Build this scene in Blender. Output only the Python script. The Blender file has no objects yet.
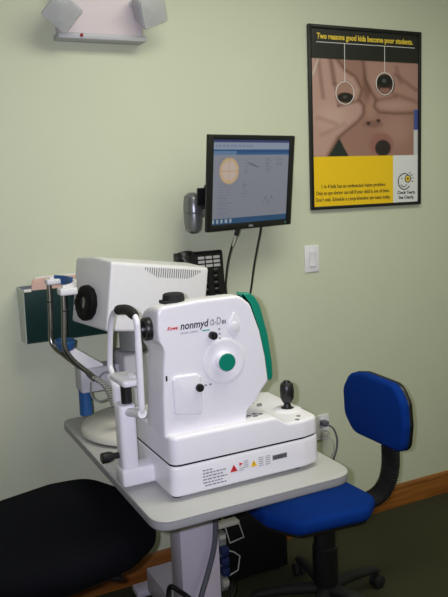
import bpy, bmesh, math, random
from mathutils import Vector, Matrix
random.seed(7)
sc = bpy.context.scene
COL = sc.collection
PI = math.pi

# ------------------------------------------------------------------ camera
cam_d = bpy.data.cameras.new('camera')
cam_d.sensor_fit = 'AUTO'; cam_d.sensor_width = 36.0
cam_d.lens = 717.0 / 597.0 * 36.0
cam_d.clip_start = 0.05
cam = bpy.data.objects.new('camera', cam_d); COL.objects.link(cam)
CAMLOC = Vector((0.0, -2.639, 1.59))
d1 = Vector((1476, 178, -717)).normalized()
d2 = Vector((-359.7, 95.8, -717)); d2 = (d2 - d1 * d1.dot(d2)).normalized()
d3 = d1.cross(d2)
RC = Matrix((d1, d2, d3))                       # camera -> world
cam.matrix_world = Matrix.Translation(CAMLOC) @ RC.to_4x4()
sc.camera = cam

# ------------------------------------------------------------------ world, lights, exposure
w = bpy.data.worlds.new('world'); sc.world = w; w.use_nodes = True
w.node_tree.nodes['Background'].inputs[0].default_value = (0.9, 0.95, 1.0, 1)
w.node_tree.nodes['Background'].inputs[1].default_value = 0.02

def area(name, loc, sx, sy, power, color, rot=(0, 0, 0)):
    l = bpy.data.lights.new(name, 'AREA'); l.shape = 'RECTANGLE'; l.size = sx; l.size_y = sy
    l.energy = power; l.color = color
    o = bpy.data.objects.new(name, l); COL.objects.link(o); o.location = loc; o.rotation_euler = rot
    return o
area('ceiling_panel_light', (1.15, -1.2, 2.685), 1.2, 0.6, 19.5, (1.0, 0.99, 0.83))
area('ceiling_panel_light_right', (2.3, -1.5, 2.685), 1.2, 0.6, 8.0, (1.0, 0.99, 0.83))
area('ceiling_panel_light_rear', (2.4, -3.2, 2.685), 1.2, 0.6, 12, (1.0, 0.99, 0.83))
fl = bpy.data.lights.new('camera_flash', 'SPOT'); fl.energy = 110; fl.color = (0.84, 0.83, 1.0)
fl.shadow_soft_size = 0.014; fl.spot_size = math.radians(80); fl.spot_blend = 0.9
flo = bpy.data.objects.new('camera_flash', fl); COL.objects.link(flo)
flo.matrix_world = Matrix.Translation(CAMLOC + RC @ Vector((-0.05, 0.02, 0.0))) @ (RC @ Matrix.Rotation(math.radians(4), 3, 'X')).to_4x4()

vs = sc.view_settings
vs.view_transform = 'Standard'; vs.look = 'None'; vs.gamma = 1.0; vs.use_curve_mapping = False
vs.exposure = 0.0

# ------------------------------------------------------------------ materials
def lin(c):
    c = c / 255.0
    return c / 12.92 if c <= 0.04045 else ((c + 0.055) / 1.055) ** 2.4
def rgb(*c): return (lin(c[0]), lin(c[1]), lin(c[2]), 1.0)

def mat(name, color, rough=0.5, metal=0.0, noise=0.04, scale=60.0, bump=0.0, bscale=400.0, coat=0.0, spec=0.5, trans=0.0, sheen=0.0):
    m = bpy.data.materials.new(name); m.use_nodes = True
    nt = m.node_tree; b = nt.nodes['Principled BSDF']
    b.inputs['Roughness'].default_value = rough
    b.inputs['Metallic'].default_value = metal
    b.inputs['Coat Weight'].default_value = coat
    b.inputs['Specular IOR Level'].default_value = spec
    b.inputs['Transmission Weight'].default_value = trans
    b.inputs['Sheen Weight'].default_value = sheen
    tc = nt.nodes.new('ShaderNodeTexCoord')
    n = nt.nodes.new('ShaderNodeTexNoise'); n.inputs['Scale'].default_value = scale; n.inputs['Detail'].default_value = 3
    nt.links.new(tc.outputs['Object'], n.inputs['Vector'])
    r = nt.nodes.new('ShaderNodeValToRGB')
    c = color
    r.color_ramp.elements[0].position = 0.3; r.color_ramp.elements[1].position = 0.7
    r.color_ramp.elements[0].color = (c[0] * (1 - noise), c[1] * (1 - noise), c[2] * (1 - noise), 1)
    r.color_ramp.elements[1].color = (min(1, c[0] * (1 + noise)), min(1, c[1] * (1 + noise)), min(1, c[2] * (1 + noise)), 1)
    nt.links.new(n.outputs['Fac'], r.inputs['Fac']); nt.links.new(r.outputs['Color'], b.inputs['Base Color'])
    if bump:
        n2 = nt.nodes.new('ShaderNodeTexNoise'); n2.inputs['Scale'].default_value = bscale; n2.inputs['Detail'].default_value = 2
        nt.links.new(tc.outputs['Object'], n2.inputs['Vector'])
        bp = nt.nodes.new('ShaderNodeBump'); bp.inputs['Strength'].default_value = bump; bp.inputs['Distance'].default_value = 0.002
        nt.links.new(n2.outputs['Fac'], bp.inputs['Height']); nt.links.new(bp.outputs['Normal'], b.inputs['Normal'])
    return m

def wood_mat(name, c1, c2):
    m = bpy.data.materials.new(name); m.use_nodes = True
    nt = m.node_tree; b = nt.nodes['Principled BSDF']; b.inputs['Roughness'].default_value = 0.4
    tc = nt.nodes.new('ShaderNodeTexCoord'); mp = nt.nodes.new('ShaderNodeMapping')
    mp.inputs['Scale'].default_value = (1.2, 14, 26)
    n = nt.nodes.new('ShaderNodeTexNoise'); n.inputs['Scale'].default_value = 3; n.inputs['Detail'].default_value = 6; n.inputs['Distortion'].default_value = 0.6
    r = nt.nodes.new('ShaderNodeValToRGB'); r.color_ramp.elements[0].color = c1; r.color_ramp.elements[1].color = c2
    r.color_ramp.elements[0].position = 0.35; r.color_ramp.elements[1].position = 0.65
    nt.links.new(tc.outputs['Object'], mp.inputs['Vector']); nt.links.new(mp.outputs['Vector'], n.inputs['Vector'])
    nt.links.new(n.outputs['Fac'], r.inputs['Fac']); nt.links.new(r.outputs['Color'], b.inputs['Base Color'])
    return m

def attr_mat(name, emit=0.0, rough=0.45):
    m = bpy.data.materials.new(name); m.use_nodes = True
    nt = m.node_tree; b = nt.nodes['Principled BSDF']; b.inputs['Roughness'].default_value = rough
    a = nt.nodes.new('ShaderNodeAttribute'); a.attribute_name = 'print'
    if emit:
        b.inputs['Base Color'].default_value = (0.02, 0.02, 0.02, 1)
        nt.links.new(a.outputs['Color'], b.inputs['Emission Color']); b.inputs['Emission Strength'].default_value = emit
    else:
        nt.links.new(a.outputs['Color'], b.inputs['Base Color'])
    return m

M = {}
M['wall'] = mat('green_wall_paint', rgb(205, 210, 185), 0.75, noise=0.012, scale=3, bump=0.12, bscale=260)
M['ceiling'] = mat('ceiling_tile', rgb(225, 225, 218), 0.9, noise=0.03, scale=80)
M['carpet'] = mat('carpet', rgb(62, 62, 46), 0.95, noise=0.28, scale=260, bump=0.9, bscale=500, spec=0.1)
M['oak'] = wood_mat('oak_baseboard', rgb(120, 70, 26), rgb(152, 96, 40))
M['white'] = mat('white_plastic', rgb(232, 230, 236), 0.32, noise=0.008)
M['warmwhite'] = mat('aged_white_plastic', rgb(226, 225, 228), 0.42, noise=0.012)
M['cream'] = mat('cream_plastic', rgb(205, 203, 192), 0.4, noise=0.015)
M['ltgrey'] = mat('light_grey_plastic', rgb(182, 182, 188), 0.42, noise=0.02)
M['grey'] = mat('grey_plastic', rgb(118, 120, 118), 0.45, noise=0.03)
M['column'] = mat('grey_painted_steel', rgb(214, 206, 222), 0.4, noise=0.015)
M['laminate'] = mat('grey_laminate', rgb(180, 180, 178), 0.42, noise=0.03, scale=500)
M['edgeband'] = mat('grey_edge_band', rgb(160, 160, 164), 0.5, noise=0.02)
M['black'] = mat('black_plastic', rgb(22, 22, 24), 0.38, noise=0.05)
M['blackmatte'] = mat('black_rubber', rgb(20, 20, 21), 0.75, noise=0.08)
M['blackgloss'] = mat('black_gloss', rgb(14, 14, 16), 0.15, noise=0.03)
M['blackfabric'] = mat('black_fabric', rgb(13, 14, 20), 0.95, noise=0.3, scale=700, bump=0.5, bscale=900, spec=0.1)
M['bluefabric'] = mat('blue_fabric', rgb(2, 50, 132), 0.9, noise=0.16, scale=700, bump=0.5, bscale=900, spec=0.15)
M['green'] = mat('teal_green_plastic', rgb(0, 128, 104), 0.35, noise=0.02)
M['darkgreen'] = mat('dark_green_plastic', rgb(14, 50, 46), 0.4, noise=0.04)
M['clearedge'] = mat('frosted_plastic', rgb(190, 200, 190), 0.3, noise=0.03)
M['paperpink'] = mat('pink_paper', rgb(214, 178, 164), 0.8, noise=0.04)
M['paperwhite'] = mat('white_paper', rgb(226, 224, 216), 0.8, noise=0.02)
M['chrome'] = mat('brushed_steel', rgb(150, 148, 144), 0.28, metal=1.0, noise=0.03)
M['silver'] = mat('silver_plastic', rgb(128, 130, 134), 0.32, metal=0.6, noise=0.02)
M['bluepad'] = mat('blue_plastic', rgb(36, 84, 140), 0.45, noise=0.04)
M['navy'] = mat('navy_plastic', rgb(28, 40, 84), 0.4, noise=0.05)
M['hose'] = mat('grey_hose', rgb(92, 92, 104), 0.5, noise=0.03)
M['cordgrey'] = mat('grey_cord', rgb(176, 174, 164), 0.5, noise=0.03)
M['cordmid'] = mat('mid_grey_cord', rgb(140, 140, 134), 0.5, noise=0.03)
M['deepblack'] = mat('deep_black_plastic', rgb(10, 10, 11), 0.65, noise=0.05, spec=0.2)
M['red'] = mat('red_ink', rgb(200, 40, 44), 0.5, noise=0.02)
M['yellowink'] = mat('yellow_ink', rgb(240, 196, 40), 0.5, noise=0.02)
M['ink'] = mat('black_ink', rgb(30, 30, 34), 0.5, noise=0.02)
M['inkgrey'] = mat('grey_ink', rgb(150, 150, 156), 0.5, noise=0.02)
M['inkfaint'] = mat('faded_ink', rgb(108, 106, 116), 0.5, noise=0.02)
M['inkwhite'] = mat('white_ink', rgb(236, 236, 232), 0.5, noise=0.01)
M['tealink'] = mat('teal_ink', rgb(40, 160, 140), 0.5, noise=0.01)
M['label'] = mat('label_film', rgb(226, 224, 232), 0.35, noise=0.005)
M['lens'] = mat('coated_lens', rgb(18, 16, 34), 0.04, noise=0.02, coat=1.0)
M['acrylic'] = mat('clear_acrylic', rgb(226, 228, 228), 0.15, noise=0.01, trans=0.4)
M['reflector'] = mat('lamp_reflector', rgb(200, 200, 200), 0.2, metal=1.0, noise=0.01)
M['print'] = attr_mat('poster_print', rough=0.35)
M['screen'] = attr_mat('screen_glow', emit=0.42, rough=0.35)

# ------------------------------------------------------------------ mesh helpers
def rpoly(pts, r, n=5):
    """round the corners of a closed 2D polygon; r is one radius or one per corner"""
    out = []; N = len(pts)
    for i in range(N):
        p0, p1, p2 = Vector(pts[i - 1]), Vector(pts[i]), Vector(pts[(i + 1) % N])
        rr = r[i] if isinstance(r, (list, tuple)) else r
        a, b = p0 - p1, p2 - p1
        if rr <= 0 or a.length < 1e-9 or b.length < 1e-9: out.append(tuple(p1)); continue
        ang = a.angle(b)
        if ang > PI - 0.05: out.append(tuple(p1)); continue
        t = min(rr / math.tan(ang / 2), a.length * 0.49, b.length * 0.49)
        q0, q2 = p1 + a.normalized() * t, p1 + b.normalized() * t
        for k in range(n + 1):
            s = k / n
            out.append(tuple((1 - s) ** 2 * q0 + 2 * s * (1 - s) * p1 + s * s * q2))
    return out

def smooth_path(pts, n=8):
    P = [Vector(p) for p in pts]
    P = [P[0] * 2 - P[1]] + P + [P[-1] * 2 - P[-2]]
    out = []
    for i in range(1, len(P) - 2):
        a, b, c, d = P[i - 1:i + 3]
        for k in range(n):
            t = k / n
            out.append(0.5 * ((2 * b) + (c - a) * t + (2 * a - 5 * b + 4 * c - d) * t * t + (3 * b - a - 3 * c + d) * t ** 3))
    out.append(P[-2]); return out

class MB:
    def __init__(self): self.bm = bmesh.new()
    def merge(self, t, mx=None):
        if mx is not None: t.transform(mx)
        me = bpy.data.meshes.new('tmp'); t.to_mesh(me); t.free()
        self.bm.from_mesh(me); bpy.data.meshes.remove(me); return self
    def box(self, lo, hi, bev=0.0, seg=2, mx=None):
        t = bmesh.new(); bmesh.ops.create_cube(t, size=1)
        lo, hi = Vector(lo), Vector(hi); c = (lo + hi) / 2; s = hi - lo
        for v in t.verts: v.co = Vector((v.co.x * s.x, v.co.y * s.y, v.co.z * s.z)) + c
        if bev: bmesh.ops.bevel(t, geom=t.edges[:], offset=bev, segments=seg, affect='EDGES', profile=0.5)
        return self.merge(t, mx)
    def prism(self, pts, axis, a0, a1, bev=0.0, seg=3, mx=None, bev0=True, bev1=True, scale1=None, back=None):
        """closed outline extruded along x, y or z from a0 to a1"""
        t = bmesh.new()
        def mk(p, a):
            return {'x': (a, p[0], p[1]), 'y': (p[0], a, p[1]), 'z': (p[0], p[1], a)}[axis]
        cx = sum(p[0] for p in pts) / len(pts); cy = sum(p[1] for p in pts) / len(pts)
        pts1 = pts if scale1 is None else [(cx + (p[0] - cx) * scale1, cy + (p[1] - cy) * scale1) for p in pts]
        A = [t.verts.new(mk(p, a0)) for p in pts]; B = [t.verts.new(mk(p, a1)) for p in pts1]
        f0 = t.faces.new(A); f1 = t.faces.new(B[::-1]); N = len(pts)
        for i in range(N): t.faces.new((A[i], B[i], B[(i + 1) % N], A[(i + 1) % N]))
        bmesh.ops.recalc_face_normals(t, faces=t.faces[:])
        if bev:
            ed = (list(f0.edges) if bev0 else []) + (list(f1.edges) if bev1 else [])
            if back: bmesh.ops.bevel(t, geom=list(f1.edges), offset=back, segments=6, affect='EDGES', profile=0.5); ed = list(f0.edges)
            bmesh.ops.bevel(t, geom=ed, offset=bev, segments=seg, affect='EDGES', profile=0.5)
        return self.merge(t, mx)
    def tube(self, pts, r, n=12, mx=None, caps=True):
        t = bmesh.new(); P = [Vector(p) for p in pts]; rings = []; up = None
        for i, p in enumerate(P):
            d = (P[min(i + 1, len(P) - 1)] - P[max(i - 1, 0)]).normalized()
            if up is None:
                up = Vector((0, 0, 1)) if abs(d.z) < 0.9 else Vector((1, 0, 0))
            s = d.cross(up)
            if s.length < 1e-6: s = d.orthogonal()
            s.normalize(); up = s.cross(d).normalized()
            rr = r[i] if isinstance(r, (list, tuple)) else r
            ra, rb = rr if isinstance(rr, (list, tuple)) else (rr, rr)
            rings.append([t.verts.new(p + s * (ra * math.cos(2 * PI * k / n)) + up * (rb * math.sin(2 * PI * k / n))) for k in range(n)])
        for a, b in zip(rings, rings[1:]):
            for k in range(n): t.faces.new((a[k], a[(k + 1) % n], b[(k + 1) % n], b[k]))
        if caps: t.faces.new(rings[0][::-1]); t.faces.new(rings[-1])
        bmesh.ops.recalc_face_normals(t, faces=t.faces[:])
        return self.merge(t, mx)
    def lathe(self, prof, n=40, mx=None, sx=1.0, sy=1.0):
        """profile of (radius, height) spun about z"""
        t = bmesh.new(); rings = []
        for r, z in prof:
            if r < 1e-6: rings.append([t.verts.new((0, 0, z))])
            else: rings.append([t.verts.new((r * sx * math.cos(2 * PI * k / n), r * sy * math.sin(2 * PI * k / n), z)) for k in range(n)])
        for a, b in zip(rings, rings[1:]):
            for k in range(n):
                k2 = (k + 1) % n
                if len(a) == 1 and len(b) == 1: continue
                if len(a) == 1: t.faces.new((a[0], b[k2], b[k]))
                elif len(b) == 1: t.faces.new((a[k], a[k2], b[0]))
                else: t.faces.new((a[k], a[k2], b[k2], b[k]))
        for rg in (rings[0], rings[-1]):
            if len(rg) > 2:
                try: t.faces.new(rg)
                except ValueError: pass
        bmesh.ops.recalc_face_normals(t, faces=t.faces[:])
        return self.merge(t, mx)
    def ball(self, c, r, sx=1, sy=1, sz=1, mx=None):
        t = bmesh.new(); bmesh.ops.create_uvsphere(t, u_segments=24, v_segments=14, radius=r)
        for v in t.verts: v.co = Vector((v.co.x * sx + c[0], v.co.y * sy + c[1], v.co.z * sz + c[2]))
        return self.merge(t, mx)
    def build(self, name, m, parent=None, mx=None, smooth=38):
        bm = self.bm
        if mx is not None: bm.transform(mx)
        org = ORG.get(parent.name) if parent is not None else None
        if org is not None: bm.transform(Matrix.Translation(-org))
        lim = math.radians(smooth)
        for f in bm.faces: f.smooth = True
        for e in bm.edges:
            e.smooth = len(e.link_faces) == 2 and e.calc_face_angle(0) < lim
        me = bpy.data.meshes.new(name); bm.to_mesh(me); bm.free()
        me.materials.append(m)
        o = bpy.data.objects.new(name, me); COL.objects.link(o)
        if parent is not None:
            o.parent = parent; ORG[o.name] = org
        return o
ORG = {}

def tag(o, label, cat, group=None):
    o['label'] = label; o['category'] = cat
    if group: o['group'] = group
    return o
def thing(name, loc, label, cat, group=None):
    o = bpy.data.objects.new(name, None); COL.objects.link(o); o.location = loc
    o.empty_display_size = 0.05
    ORG[o.name] = Vector(loc)
    return tag(o, label, cat, group)
def struct(o): o['kind'] = 'structure'; return o
def solo(mb, name, m, label, cat, base, group=None):
    """a one-mesh thing whose origin sits at its base"""
    mb.bm.transform(Matrix.Translation(-Vector(base)))
    o = mb.build(name, m); o.location = base
    return tag(o, label, cat, group)

def face_mx(origin, xdir, updir):
    """matrix taking text space (x right, y up, z out) onto a face"""
    x = Vector(xdir).normalized(); y = Vector(updir); y = (y - x * x.dot(y)).normalized(); z = x.cross(y)
    m = Matrix((x, y, z)).transposed().to_4x4(); m.translation = Vector(origin); return m
FRONT = ((1, 0, 0), (0, 0, 1))

def text(name, body, size, m, parent, mx, width=None, align='LEFT', shear=0.0, bold=0.0, depth=0.0004):
    c = bpy.data.curves.new('txt', 'FONT'); c.body = body; c.size = size; c.align_x = align
    c.extrude = depth; c.shear = shear; c.offset = bold; c.resolution_u = 3
    o = bpy.data.objects.new('txt', c); COL.objects.link(o)
    bpy.context.view_layer.update()
    dg = bpy.context.evaluated_depsgraph_get()
    me = bpy.data.meshes.new_from_object(o.evaluated_get(dg))
    bpy.data.objects.remove(o); bpy.data.curves.remove(c)
    mb = MB(); mb.bm.from_mesh(me); bpy.data.meshes.remove(me)
    if width:
        xs = [v.co.x for v in mb.bm.verts]; k = width / (max(xs) - min(xs))
        for v in mb.bm.verts: v.co.x *= k
    return mb.build(name, m, parent, mx=mx)

def print_grid(name, W, H, nx, ny, fn, m, parent, mx):
    """a flat printed sheet; fn(u, v) gives the ink colour, v counted from the top"""
    bm = bmesh.new(); rows = []
    for j in range(ny + 1):
        rows.append([bm.verts.new(((i / nx - 0.5) * W, (0.5 - j / ny) * H, 0)) for i in range(nx + 1)])
    for j in range(ny):
        for i in range(nx): bm.faces.new((rows[j][i], rows[j + 1][i], rows[j + 1][i + 1], rows[j][i + 1]))
    mb = MB(); mb.bm.free(); mb.bm = bm
    cols = [fn(i / nx, j / ny) for j in range(ny + 1) for i in range(nx + 1)]
    o = mb.build(name, m, parent, mx=mx)
    a = o.data.color_attributes.new('print', 'FLOAT_COLOR', 'POINT')
    for i, c in enumerate(cols): a.data[i].color = (lin(c[0]), lin(c[1]), lin(c[2]), 1)
    return o

# ------------------------------------------------------------------ the room
X0, X1, Y0, Y1, ZC = -1.9, 3.7, -4.4, 0.0, 2.7
struct(MB().box((X0 - .1, Y0 - .1, -0.08), (X1 + .1, Y1 + .1, 0.0)).build('floor', M['carpet']))
struct(MB().box((X0 - .1, Y0 - .1, ZC), (X1 + .1, Y1 + .1, ZC + 0.08)).build('ceiling', M['ceiling']))
struct(MB().box((X0 - .1, 0.0, 0.0), (X1 + .1, 0.1, ZC)).build('wall_back', M['wall']))
struct(MB().box((X0 - .1, Y0 - .1, 0.0), (X1 + .1, Y0, ZC)).build('wall_front', M['wall']))
struct(MB().box((X0 - .1, Y0, 0.0), (X0, 0.0, ZC)).build('wall_left', M['wall']))
struct(MB().box((X1, Y0, 0.0), (X1 + .1, 0.0, ZC)).build('wall_right', M['wall']))
bbp = [(0.0, 0.0), (-0.016, 0.0), (-0.016, 0.078), (-0.013, 0.084), (-0.0145, 0.09), (-0.010, 0.104), (-0.004, 0.110), (0.0, 0.110)]
struct(MB().prism(bbp, 'x', X0, X1).build('baseboard_back', M['oak']))
struct(MB().prism([(X0 - p[0], p[1]) for p in bbp], 'y', Y0, Y1 - 0.016).build('baseboard_left', M['oak']))
struct(MB().prism([(X1 + p[0], p[1]) for p in bbp], 'y', Y0, Y1 - 0.016).build('baseboard_right', M['oak']))

# ------------------------------------------------------------------ instrument table
TZ = 0.76
tb = thing('instrument_table', (0.9, -0.5, 0), 'grey laminate instrument table on a square steel column, carrying both eye machines', 'table')
tpl = rpoly([(0.568, -1.035), (1.186, -1.035), (1.186, -0.055), (0.568, -0.055)], [0.06, 0.075, 0.05, 0.05], 8)
MB().prism(tpl, 'z', TZ - 0.006, TZ, bev=0.003, seg=2).build('tabletop', M['laminate'], tb)
MB().prism(tpl, 'z', TZ - 0.030, TZ - 0.006, bev=0.008, seg=3, bev1=False).build('edge_band', M['edgeband'], tb)
MB().box((0.84, -0.50, 0.12), (0.985, -0.40, TZ - 0.030), 0.004).build('column', M['column'], tb)
MB().box((0.80, -0.502, TZ - 0.06), (1.02, -0.28, TZ - 0.030), 0.004).build('mounting_plate', M['grey'], tb)
MB().box((0.838, -0.93, 0.022), (1.01, -0.12, 0.12), 0.006).build('foot', M['column'], tb)
for yy in (-0.09, -0.97):
    MB().box((0.795, yy - 0.035, 0.0), (1.085, yy + 0.035, 0.03), 0.008).build('foot_bar', M['column'], tb)
MB().box((1.0, -0.44, 0.372), (1.10, -0.40, 0.386), 0.002).box((0.985, -0.44, 0.36), (1.0, -0.40, 0.40), 0.002).build('cable_bracket', M['cordgrey'], tb)

# ------------------------------------------------------------------ fundus camera
YF = -0.945
fc = thing('retinal_camera', (0.87, -0.77, TZ), 'white retinal camera with teal green back panel and joystick, nearest on the table', 'eye camera')
for px, py in ((0.68, -0.905), (1.06, -0.905), (0.68, -0.65), (1.06, -0.65)):
    MB().lathe([(0.014, TZ), (0.016, TZ + 0.004), (0.014, TZ + 0.016)], 20, Matrix.Translation((px, py, 0))).build('foot', M['blackmatte'], fc)
basep = rpoly([(0.652, YF), (1.07, YF), (1.13, YF + 0.014), (1.134, -0.62), (1.08, -0.60), (0.652, -0.60)], [0.028, 0.05, 0.035, 0.03, 0.03, 0.03], 7)
MB().prism(basep, 'z', TZ + 0.012, TZ + 0.098, bev=0.008).build('base', M['white'], fc)
gap = [(0.656 + (p[0] - 0.652) * 0.985, -0.77 + (p[1] + 0.77) * 0.975) for p in basep]
MB().prism(gap, 'z', TZ + 0.094, TZ + 0.105).build('slide_gap', M['deepblack'], fc)
# moving upper base: side outline swept through the depth, stepping down to the operator's deck
UZ = TZ + 0.1035
slidep = rpoly([(0.655, YF), (1.07, YF), (1.128, YF + 0.014), (1.132, -0.63), (1.08, -0.61), (0.655, -0.61)], [0.03, 0.05, 0.035, 0.03, 0.03, 0.03], 8)
sl = MB(); sl.prism(slidep, 'z', UZ, 0.940, bev=0.010, seg=4, bev0=False)
def deck_drop(x):
    t = max(0.0, min(1.0, (x - 0.968) / 0.055)); return 0.026 * t * t * (3 - 2 * t)
for xc in (0.968, 0.977, 0.986, 0.9955, 1.005, 1.014, 1.023):
    bmesh.ops.bisect_plane(sl.bm, geom=sl.bm.verts[:] + sl.bm.edges[:] + sl.bm.faces[:], plane_co=(xc, 0, 0), plane_no=(1, 0, 0))
for v_ in sl.bm.verts:
    if v_.co.z > UZ + 0.03: v_.co.z -= deck_drop(v_.co.x)
sl.build('slide_base', M['white'], fc)
# body
prof = [(0.650, 0.934), (0.654, 1.04), (0.659, 1.119), (0.664, 1.165), (0.660, 1.182), (0.651, 1.196), (0.649, 1.22), (0.652, 1.286),
        (0.774, 1.294), (0.894, 1.294), (0.926, 1.266), (0.953, 1.188), (0.968, 1.112), (0.975, 1.040), (0.953, 1.016), (0.935, 0.990), (0.905, 0.967), (0.897, 0.934)]
prof_r = rpoly(prof, [0, 0.02, 0.02, 0.015, 0.02, 0.012, 0.01, 0.022, 0.05, 0.04, 0.03, 0.05, 0.05, 0.014, 0.02, 0.02, 0.02, 0], 5)
BY = -0.912
def loft_y(outline, rings, cx, zc):
    t = bmesh.new(); R_ = []
    for y, s_, z_ in rings:
        R_.append([t.verts.new((cx + (p[0] - cx) * s_, y, zc + (p[1] - zc) * z_ if p[1] > zc else p[1])) for p in outline])
    for a, b in zip(R_, R_[1:]):
        for k in range(len(outline)): t.faces.new((a[k], a[(k + 1) % len(outline)], b[(k + 1) % len(outline)], b[k]))
    f_ = t.faces.new(R_[0]); t.faces.new(R_[-1][::-1]); bmesh.ops.recalc_face_normals(t, faces=t.faces[:])
    bmesh.ops.inset_region(t, faces=[f_], thickness=0.003)
    return MB().merge(t)
loft_y(prof_r, [(BY, 0.968, 0.974), (BY + 0.001, 0.982, 0.986), (BY + 0.003, 0.992, 0.994), (BY + 0.006, 0.998, 0.998), (BY + 0.010, 1.0, 1.0), (-0.868, 1.0, 1.0), (-0.848, 1.0, 0.99), (-0.825, 1.0, 0.968), (-0.80, 0.998, 0.93), (-0.78, 0.98, 0.885), (-0.765, 0.94, 0.83), (-0.758, 0.89, 0.78), (-0.755, 0.80, 0.70)], 0.80, 1.03).build('body', M['white'], fc)
gi = [(0.898, 1.2935), (0.906, 1.289), (0.926, 1.262), (0.950, 1.188), (0.965, 1.112), (0.9705, 1.036)]
go = [(0.992, 1.036), (0.996, 1.05), (0.995, 1.09), (0.984, 1.172), (0.962, 1.258), (0.946, 1.284), (0.930, 1.296), (0.906, 1.2975)]
MB().prism(rpoly(gi + go, [0.004, 0.02, 0.03, 0.05, 0.05, 0.003, 0.008, 0.02, 0.05, 0.05, 0.03, 0.012, 0.01, 0.004], 4), 'y', -0.903, -0.872, bev=0.006, seg=3, back=0.010).build('back_panel', M['green'], fc)
# top cap
tc_ = MB(); mt = Matrix.Translation((0.718, -0.862, 1.286))
tc_.lathe([(0.0, 0.027), (0.024, 0.027), (0.0285, 0.024), (0.030, 0.014), (0.0305, 0.0), (0.0, 0.0)], 36, mt, 1.0, 1.0)
tc_.box((0.683, -0.885, 1.286), (0.71, -0.84, 1.296), 0.003)
tc_.build('top_cap', M['blackmatte'], fc)
# objective on the patient side
ml = Matrix.Translation((0.653, -0.848, 1.222)) @ Matrix.Rotation(-PI / 2, 4, 'Y')
ob_ = MB().lathe([(0.020, 0.0), (0.031, 0.0), (0.032, 0.006), (0.032, 0.017), (0.029, 0.021), (0.024, 0.021), (0.021, 0.015), (0.020, 0.008)], 48, ml).build('objective_ring', M['black'], fc)
MB().lathe([(0.0205, 0.006), (0.017, 0.009), (0.010, 0.0115), (0.0, 0.0125)], 40, ml).build('lens', M['lens'], ob_)
# big focus knob in its shallow dish
mk_ = lambda x, z, y=BY: Matrix.Translation((x, y, z)) @ Matrix.Rotation(PI / 2, 4, 'X')
dish = MB().lathe([(0.064, -0.001), (0.0635, 0.0016), (0.061, 0.0026), (0.054, 0.0024), (0.040, 0.0012), (0.024, 0.0008), (0.0, 0.0008)], 56, mk_(0.838, 1.117)).build('knob_dish', M['white'], fc)
kn = MB().lathe([(0.0265, 0.0), (0.0265, 0.018), (0.0255, 0.0195), (0.0, 0.0195)], 48, mk_(0.836, 1.118)).build('focus_knob', M['white'], fc)
MB().lathe([(0.0245, 0.019), (0.0245, 0.0225), (0.0235, 0.0235), (0.0, 0.0235)], 48, mk_(0.836, 1.118)).build('knob_cap', M['green'], kn)
for kx, kz in ((0.804, 1.194), (0.756, 1.057)):
    k = MB().lathe([(0.011, 0.0), (0.0115, 0.012), (0.010, 0.016), (0.0, 0.016)], 28, mk_(kx, kz)).build('small_knob', M['black'], fc)
    MB().box((kx - 0.002, BY - 0.0185, kz - 0.009), (kx + 0.002, BY - 0.015, kz + 0.009), 0.0008).build('pointer', M['blackmatte'], k)
    q = MB()
    for i in range(3 if kz > 1.1 else 2):
        if kz > 1.1: q.box((kx + 0.020, BY - 0.0006, kz + 0.012 - i * 0.013), (kx + 0.026, BY + 0.0004, kz + 0.0165 - i * 0.013))
        else: q.box((kx + 0.018 + i * 0.014, BY - 0.0006, kz - 0.001), (kx + 0.026 + i * 0.014, BY + 0.0004, kz + 0.004))
    q.build('knob_marking', M['inkgrey'], fc)
# teardrop finger recess with raised lip
tear = [(0.0, 0.040), (0.007, 0.026), (0.016, 0.010), (0.019, -0.006), (0.014, -0.018), (0.006, -0.026), (0.0, -0.036), (-0.006, -0.026), (-0.014, -0.018), (-0.019, -0.006), (-0.016, 0.010), (-0.007, 0.026)]
tp = rpoly([(0.872 + x, 1.212 + z) for x, z in tear], 0.006, 3)
td = MB().prism(tp, 'y', BY - 0.003, BY + 0.004, bev=0.0025, seg=3, bev1=False).build('release_switch', M['white'], fc)
MB().ball((0.872, BY - 0.0045, 1.209), 0.012, 1.0, 0.2, 1.2).build('switch_button', M['warmwhite'], td)
# hatch
hp = rpoly([(0.682, 0.993), (0.758, 0.980), (0.764, 0.995), (0.763, 1.086), (0.752, 1.096), (0.690, 1.098), (0.680, 1.090)], 0.008, 4)
MB().prism(hp, 'y', BY - 0.007, BY + 0.003, bev=0.005, seg=3, bev1=False).build('hatch', M['white'], fc)
MB().box((0.663, BY - 0.002, 1.088), (0.668, BY + 0.004, 1.102), 0.001).build('hatch_latch', M['ink'], fc)
# lettering on the body
fm = lambda x, z, y=BY - 0.0003: face_mx((x, y, z), *FRONT)
slant = Matrix.Rotation(-0.035, 4, 'Z')
text('maker_mark', 'Kowa', 0.013, M['red'], fc, fm(0.675, 1.2235), width=0.03, shear=0.3, bold=0.0004)
text('model_name', 'nonmyd', 0.029, M['ink'], fc, fm(0.712, 1.2205), width=0.083, shear=0.2, bold=0.0004)
text('model_number', '\u03b1-D', 0.029, M['inkgrey'], fc, fm(0.799, 1.2215), width=0.033, shear=0.1, bold=0.0003)
text('model_numeral', 'III', 0.015, M['ink'], fc, fm(0.835, 1.2215), width=0.011, bold=0.0002)
text('subtitle', 'RETINAL CAMERA', 0.0065, M['inkgrey'], fc, fm(0.713, 1.2085), width=0.05)
MB().box((0.775, BY - 0.0006, 1.2085), (0.798, BY + 0.0003, 1.2115)).build('accent_dash', M['tealink'], fc)
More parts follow.
